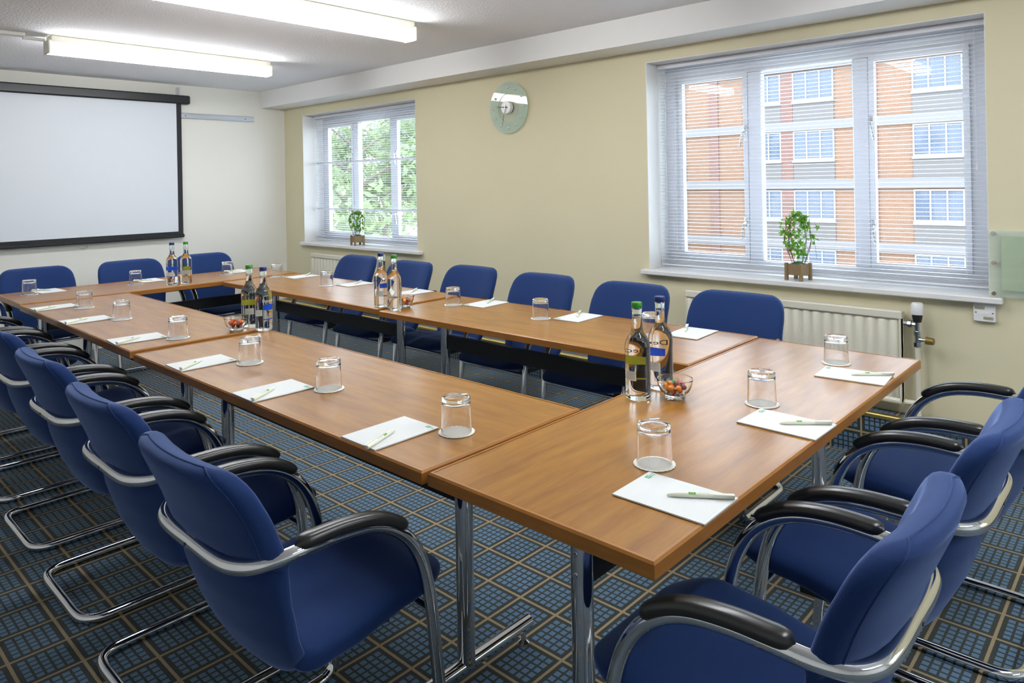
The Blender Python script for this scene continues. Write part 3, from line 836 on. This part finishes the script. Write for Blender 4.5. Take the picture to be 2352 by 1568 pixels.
def make_doily():
    n = 96; vs = []; fs = []
    mb = MB(); rs = []
    out = [(.0475*(1+.028*abs(math.sin(12*2*math.pi*k/n))), 2*math.pi*k/n) for k in range(n)]
    rs = [[(q*math.cos(t), q*math.sin(t), z) for q, t in out] for z in (0, .0009)]
    mb.rings(rs)
    return mb.mesh('paper_doily', 'doily_paper')
def make_glass():
    pr = [(0, .0925), (.030, .0925), (.0345, .0945), (.0378, .0925), (.0385, .0885), (.0387, .085), (.0395, .05), (.04095, .005), (.0411, .0012), (.0407, 0), (.0396, 0), (.0392, .0012), (.0390, .005), (.0374, .05), (.0364, .071), (.0361, .0735), (.0345, .0775), (.031, .079), (.02, .0795), (0, .0795)]
    return MB().lathe(pr, 40).mesh('tumbler', 'clear_glass', True, 50)
def make_pen():
    t = thing('ballpoint_pen', '', 'pen', (0, 0, 0), 0, 'cream ballpoint pens')
    # lies along local X, tip at +X
    MB().tube([(-.068, 0, .0055), (-.067, 0, .0055), (.045, 0, .0055), (.060, 0, .0045), (.068, 0, .0035), (.0681, 0, .0035)], [.004, .0055, .0055, .0038, .0018, .0005], 14).build('barrel', 'pen_cream', t, True, 40)
    MB().bbox((-.068, .0035, .0075), (-.025, .0085, .0115), .001).build('clip', 'pen_cream', t)
    def wrap(vs, yo):  # lay print on the barrel; it reads from the tip to the tail, seen from above
        o_ = []
        for x, y, z in vs:
            an = (y+yo)/.0056; o_.append((-x, -.0056*math.sin(an), .0055+.0057*math.cos(an)))
        return o_
    gv = []; gf = []
    for i in range(7):
        for j in range(2): gv.append((-.0245+.0145*j, -.0055+.011*i/6, 0))
    for i in range(6): gf.append((2*i, 2*i+1, 2*i+3, 2*i+2))
    lg = MB().add(wrap(gv, 0), gf).build('logo', 'green_print', t, True)
    v, f_ = text_verts('H', .0115)
    MB().add([(a_, b_, c_+.0002) for a_, b_, c_ in wrap([(x*.9+y*.25-.0172, y, z) for x, y, z in v], 0)], f_).build('letter', 'white_print', lg)
    v, f_ = text_verts('0800 40 50 60', .0055)
    MB().add(wrap([(x*.72+.006, y, z) for x, y, z in v], .0006), f_).build('lettering', 'green_print', t)
    return t
pad0 = make_pad(); pen0 = make_pen(); gm = make_glass(); dm = make_doily()
first = True
for k, (pc, pa, gc, nc, na, ph) in SEATS.items():
    lp = 'white notepad '+ph; ln = 'cream pen on the notepad '+ph
    if first:
        pad0.location = (*pc, ZS); pad0.rotation_euler = (0, 0, R(pa)); pad0['label'] = lp
        pen0.location = (*nc, ZS+.003); pen0.rotation_euler = (0, 0, R(na)); pen0['label'] = ln
    else:
        dup(pad0, (*pc, ZS), R(pa), lp); dup(pen0, (*nc, ZS+.003), R(na), ln)
    first = False
    if gc:
        tag(obj('paper_doily', dm, None, (*gc, ZS), (0, 0, random.uniform(0, 6))), 'scalloped white paper doily '+ph, 'doily', 'paper doilies')
        tag(obj('tumbler', gm, None, (*gc, ZS+.0010)), 'upturned clear glass tumbler '+ph, 'glass', 'upturned tumblers')

# ------------------------------------------------------------------ bottles
BP = [(0, .004), (.025, .0015), (.033, 0), (.0365, .003), (.038, .010), (.0383, .05), (.0383, .155), (.0372, .166), (.0335, .178), (.027, .190), (.021, .199), (.0178, .206), (.0165, .214), (.0150, .240), (.0145, .265), (.0158, .267), (.0158, .271), (.0145, .273), (.0140, .280), (0, .280)]
CAV = [(0, .2785), (.0125, .2785), (.0128, .26), (.0131, .246), (.0126, .2425), (0, .242)]
bmb = MB().lathe(BP[::-1], 40)
cv = MB().lathe(CAV[::-1], 40)          # the air above the water, facing inwards
bmb.add(cv.v, [f_[::-1] for f_ in cv.f])
BM = bmb.mesh('glass_body', 'water_glass', True, 40)
def wrap_cyl(vs, R0, a0, zc): return [(R0*math.sin(a0+x/R0), -R0*math.cos(a0+x/R0), zc+y) for x, y, z in vs]
def patch(name, parent, m_, wd_, z0, z1, a0, R0=.0386, curve=0):
    n = 14; vs = []
    for j in (0, 1):
        for i in range(n+1):
            x = -wd_/2+wd_*i/n; z = (z0, z1)[j]
            if j: z += curve*math.sin(math.pi*i/n)
            an = a0+x/R0; vs.append((R0*math.sin(an), -R0*math.cos(an), z))
    fs = [(i, i+1, n+2+i, n+1+i) for i in range(n)]
    return MB().add(vs, fs).build(name, m_, parent, True)
TXT = text_verts('Decantae', .021)
def bottle(x, y, colour, face, back, print_tone, label):
    """face: compass heading (degrees) of the printed front"""
    t = thing('water_bottle', label, 'bottle', (x, y, ZS), R(face+90), 'water bottles')
    obj('glass_body', BM, t)
    MB().lathe([(0, .2735), (.0160, .2735), (.0164, .276), (.0164, .288), (.0152, .290), (0, .2905)], 36, 0, .012, 18).build('cap', 'cap_'+colour, t, True, 40)
    lb = patch('front_label', t, 'label_'+colour, .052, .095, .118, 0, curve=.004)
    patch('front_stripe', t, 'label_'+colour, .052, .050, .0545, 0)
    v, f_ = TXT
    tx = MB().add(wrap_cyl([(a_*.86, b_, c_) for a_, b_, c_ in v], .0386, .10, .137), f_)
    tx.build('lettering', print_tone, t)  # same print on every bottle; dark tone has its backlit shade painted in
    bk = patch('back_label', t, 'label_white', .042, .060, .088, R(back))
    mb = MB()
    for k in range(5):
        z = .065+.0045*k; vs = []
        for j in (0, 1):
            for i in range(9): xx = -.017+.034*i/8; an = R(back)+xx/.0388; vs.append((.0388*math.sin(an), -.0388*math.cos(an), z+.0015*j))
        mb.add(vs, [(i, i+1, 10+i, 9+i) for i in range(8)])
    mb.build('small_print', 'label_tan', bk)
BOT = [(-1.198, 1.837, 'green', 146, 118, 'dark_print', 'green-capped water bottle on the near end table beside the bowl'),
       (-1.200, 1.972, 'blue', 150, 118, 'dark_print', 'blue-capped water bottle behind the bowl on the near end table'),
       (-3.240, 1.632, 'green', 150, 180, 'dark_print', 'green-capped water bottle on the left tables beside the bowl'),
       (-3.097, 1.628, 'blue', 8, 180, 'white_print', 'blue-capped water bottle with bright blue label on the left tables'),
       (-3.174, 2.353, 'blue', 110, 200, 'dark_print', 'blue-capped water bottle on the window side tables'),
       (-3.027, 2.330, 'green', 60, 180, 'dark_print', 'green-capped water bottle in front of the bowl on the window side'),
       (-5.078, 2.000, 'blue', 175, 150, 'dark_print', 'blue-capped water bottle on the far table below the screen'),
       (-5.064, 2.089, 'green', -15, 180, 'dark_print', 'green-capped water bottle on the far table below the screen')]
for b_ in BOT: bottle(*b_)

# ------------------------------------------------------------------ bowls and sweets
bw = [(0, .004), (.022, .003), (.029, .0), (.031, .004), (.030, .010), (.0335, .012), (.043, .022), (.050, .036), (.0538, .054), (.0546, .058), (.0545, .0595), (.0530, .0597), (.0524, .058), (.0516, .054), (.0478, .037), (.040, .0245), (.031, .0155), (0, .013)]
BWM = MB().lathe(bw, 40)
BWM = BWM.mesh('glass_bowl', 'clear_glass', True, 40)
swm = {}
def sweet_meshes(c_):
    if c_ not in swm:
        e = MB().lathe([(0, -.0095), (.005, -.0086), (.0082, -.0048), (.009, 0), (.0082, .0048), (.005, .0086), (0, .0095)], 12).mesh('sweet', 'sweet_'+c_, True)
        wm = MB()
        for s_ in (-1, 1):
            n = 10; vs = []
            for i in range(n):
                t = 2*math.pi*i/n; vs.append((.002*math.cos(t), .002*math.sin(t), s_*.0082))
            for i in range(n):
                t = 2*math.pi*i/n; q = .008+.002*(i % 2); vs.append((q*math.cos(t), .45*q*math.sin(t), s_*(.016+.002*(i % 3))))
            wm.add(vs, [(i, (i+1) % n, n+(i+1) % n, n+i) for i in range(n)])
        swm[c_] = (e, wm.mesh('wrapper', 'wrapper', True))
    return swm[c_]
for x, y, where in [(-1.112, 1.905, 'near end table'), (-3.190, 1.540, 'left tables'), (-3.060, 2.421, 'window side tables'), (-5.205, 2.085, 'far table')]:
    tag(obj('glass_bowl', BWM, None, (x, y, ZS)), 'small clear glass bowl of wrapped sweets on the %s' % where, 'bowl', 'glass bowls')
    pos = []
    for lay, (nn, rr, zz) in enumerate(((5, .0175, .0235), (7, .0265, .0345), (4, .014, .0425))):
        for i in range(nn):
            t = 2*math.pi*(i+.3*lay)/nn; pos.append((x+rr*math.cos(t), y+rr*math.sin(t), ZS+zz))
    for i, q in enumerate(pos):
        c_ = random.choice(['orange', 'orange', 'red', 'yellow', 'orange', 'red', 'purple', 'green'])
        e, wm = sweet_meshes(c_)
        o = obj('wrapped_sweet', e, None, q, (random.uniform(0, 3), random.uniform(0, 3), random.uniform(0, 3)))
        tag(o, '%s boiled sweet in clear wrapper in the bowl on the %s' % (c_, where), 'sweet', '%s sweets in the bowl on the %s' % (c_, where))
        obj('wrapper', wm, o)

# ------------------------------------------------------------------ potted ivies on the sills
def leaf_mesh():
    pts = []
    for k in range(10):
        t = math.pi/2+2*math.pi*k/10; q = (1 if k == 0 else .72 if k in (2, 8) else .5 if k in (4, 6) else .30)
        pts.append((q*math.cos(t), q*math.sin(t), -.12*q*q))
    return MB().add([(0, 0, .05)]+pts, [(0, 1+i, 1+(i+1) % 10) for i in range(10)]).mesh('leaf', 'ivy_leaf')
LM = leaf_mesh()
def ivy(x, y, z, H, label, nleaf, seed):
    rnd = random.Random(seed)
    t = thing('potted_ivy', label, 'plant', (x, y, z), R(-12), 'ivy plants on the window sills')
    s_ = .052; h = .095
    pot = MB()
    pot.box((-s_+.006, -s_+.006, .03), (s_-.006, -s_+.014, h-.006)).box((-s_+.006, s_-.014, .03), (s_-.006, s_-.006, h-.006)).box((-s_+.006, -s_+.014, .03), (-s_+.014, s_-.014, h-.006)).box((s_-.014, -s_+.014, .03), (s_-.006, s_-.014, h-.006)).box((-s_+.014, -s_+.014, .03), (s_-.014, s_-.014, .04))
    pot.build('planter_box', 'pot_wood', t)
    for sx in (-1, 1):
        for sy in (-1, 1):
            a_ = sorted((sx*s_, sx*(s_-.016))); b_ = sorted((sy*s_, sy*(s_-.016)))
            MB().box((a_[0], b_[0], 0), (a_[1], b_[1], h)).build('planter_leg', 'pot_wood', t)
    MB().lathe([(0, h+.008), (.02, h+.006), (.036, h-.004), (.038, h-.02), (0, h-.02)], 14).build('moss', 'moss', t, True)
    ZT_ = H; rad = .085
    for an in (0, math.pi/2):
        path = []
        for k in range(25):
            f_ = k/24; th = math.pi*f_; xx = rad*sup(math.cos(th), .75); zz = h+(ZT_-h-.05)*math.sin(th)**.55
            sc_ = 1-.55*max(0, 1-(zz-h)/.13)
            path.append((xx*sc_*math.cos(an), xx*sc_*math.sin(an), zz))
        MB().tube(path, .0018, 6).build('hoop', 'wire', t, True)
        vine = [(p[0]+.006*math.sin(i*1.3), p[1]+.006*math.cos(i*1.3), p[2]+.003*math.sin(i)) for i, p in enumerate(path)]
        MB().tube(spline(vine, 2), .0014, 5).build('vine', 'wire', t, True)
    MB().tube([(.07, 0, ZT_-.12), (.10, -.01, ZT_-.16), (.115, -.015, ZT_-.22), (.125, -.02, ZT_-.28)], .0009, 5).build('vine', 'moss', t)
    for i in range(nleaf):
        if i < nleaf*.62:
            th = rnd.uniform(.03, .97)*math.pi; an = rnd.choice((0, math.pi/2)); xx = rad*sup(math.cos(th), .75); zz = h+(ZT_-h-.05)*math.sin(th)**.55
            sc_ = 1-.55*max(0, 1-(zz-h)/.13)
            p = Vector((xx*sc_*math.cos(an), xx*sc_*math.sin(an), zz))+Vector((rnd.gauss(0, .012), rnd.gauss(0, .012), rnd.gauss(0, .012)))
        elif i < nleaf*.95:
            zz = rnd.triangular(h+.02, ZT_-.06, h+.05); q = rnd.uniform(0, .055); tt = rnd.uniform(0, 6.28)
            p = Vector((q*math.cos(tt), q*math.sin(tt), zz))
        else:
            tt = rnd.uniform(0, 6.28); q = rnd.uniform(.09, .125); p = Vector((q*math.cos(tt), q*.6*math.sin(tt), rnd.uniform(h+.06, ZT_-.08)))
        p.y = max(-.07, min(.055, p.y))
        o = obj('leaf', LM, t, p, (rnd.uniform(-1.6, 1.6), rnd.uniform(-1.2, 1.2), rnd.uniform(0, 6.28)))
        q = rnd.uniform(.017, .031); o.scale = (q, q, q)
ivy(-1.525, W+.035, .8241, .405, 'potted ivy on a wire hoop standing on the large window sill', 210, 3)
ivy(-5.695, W+.035, .8241, .36, 'potted ivy on a wire hoop standing on the far window sill', 180, 5)
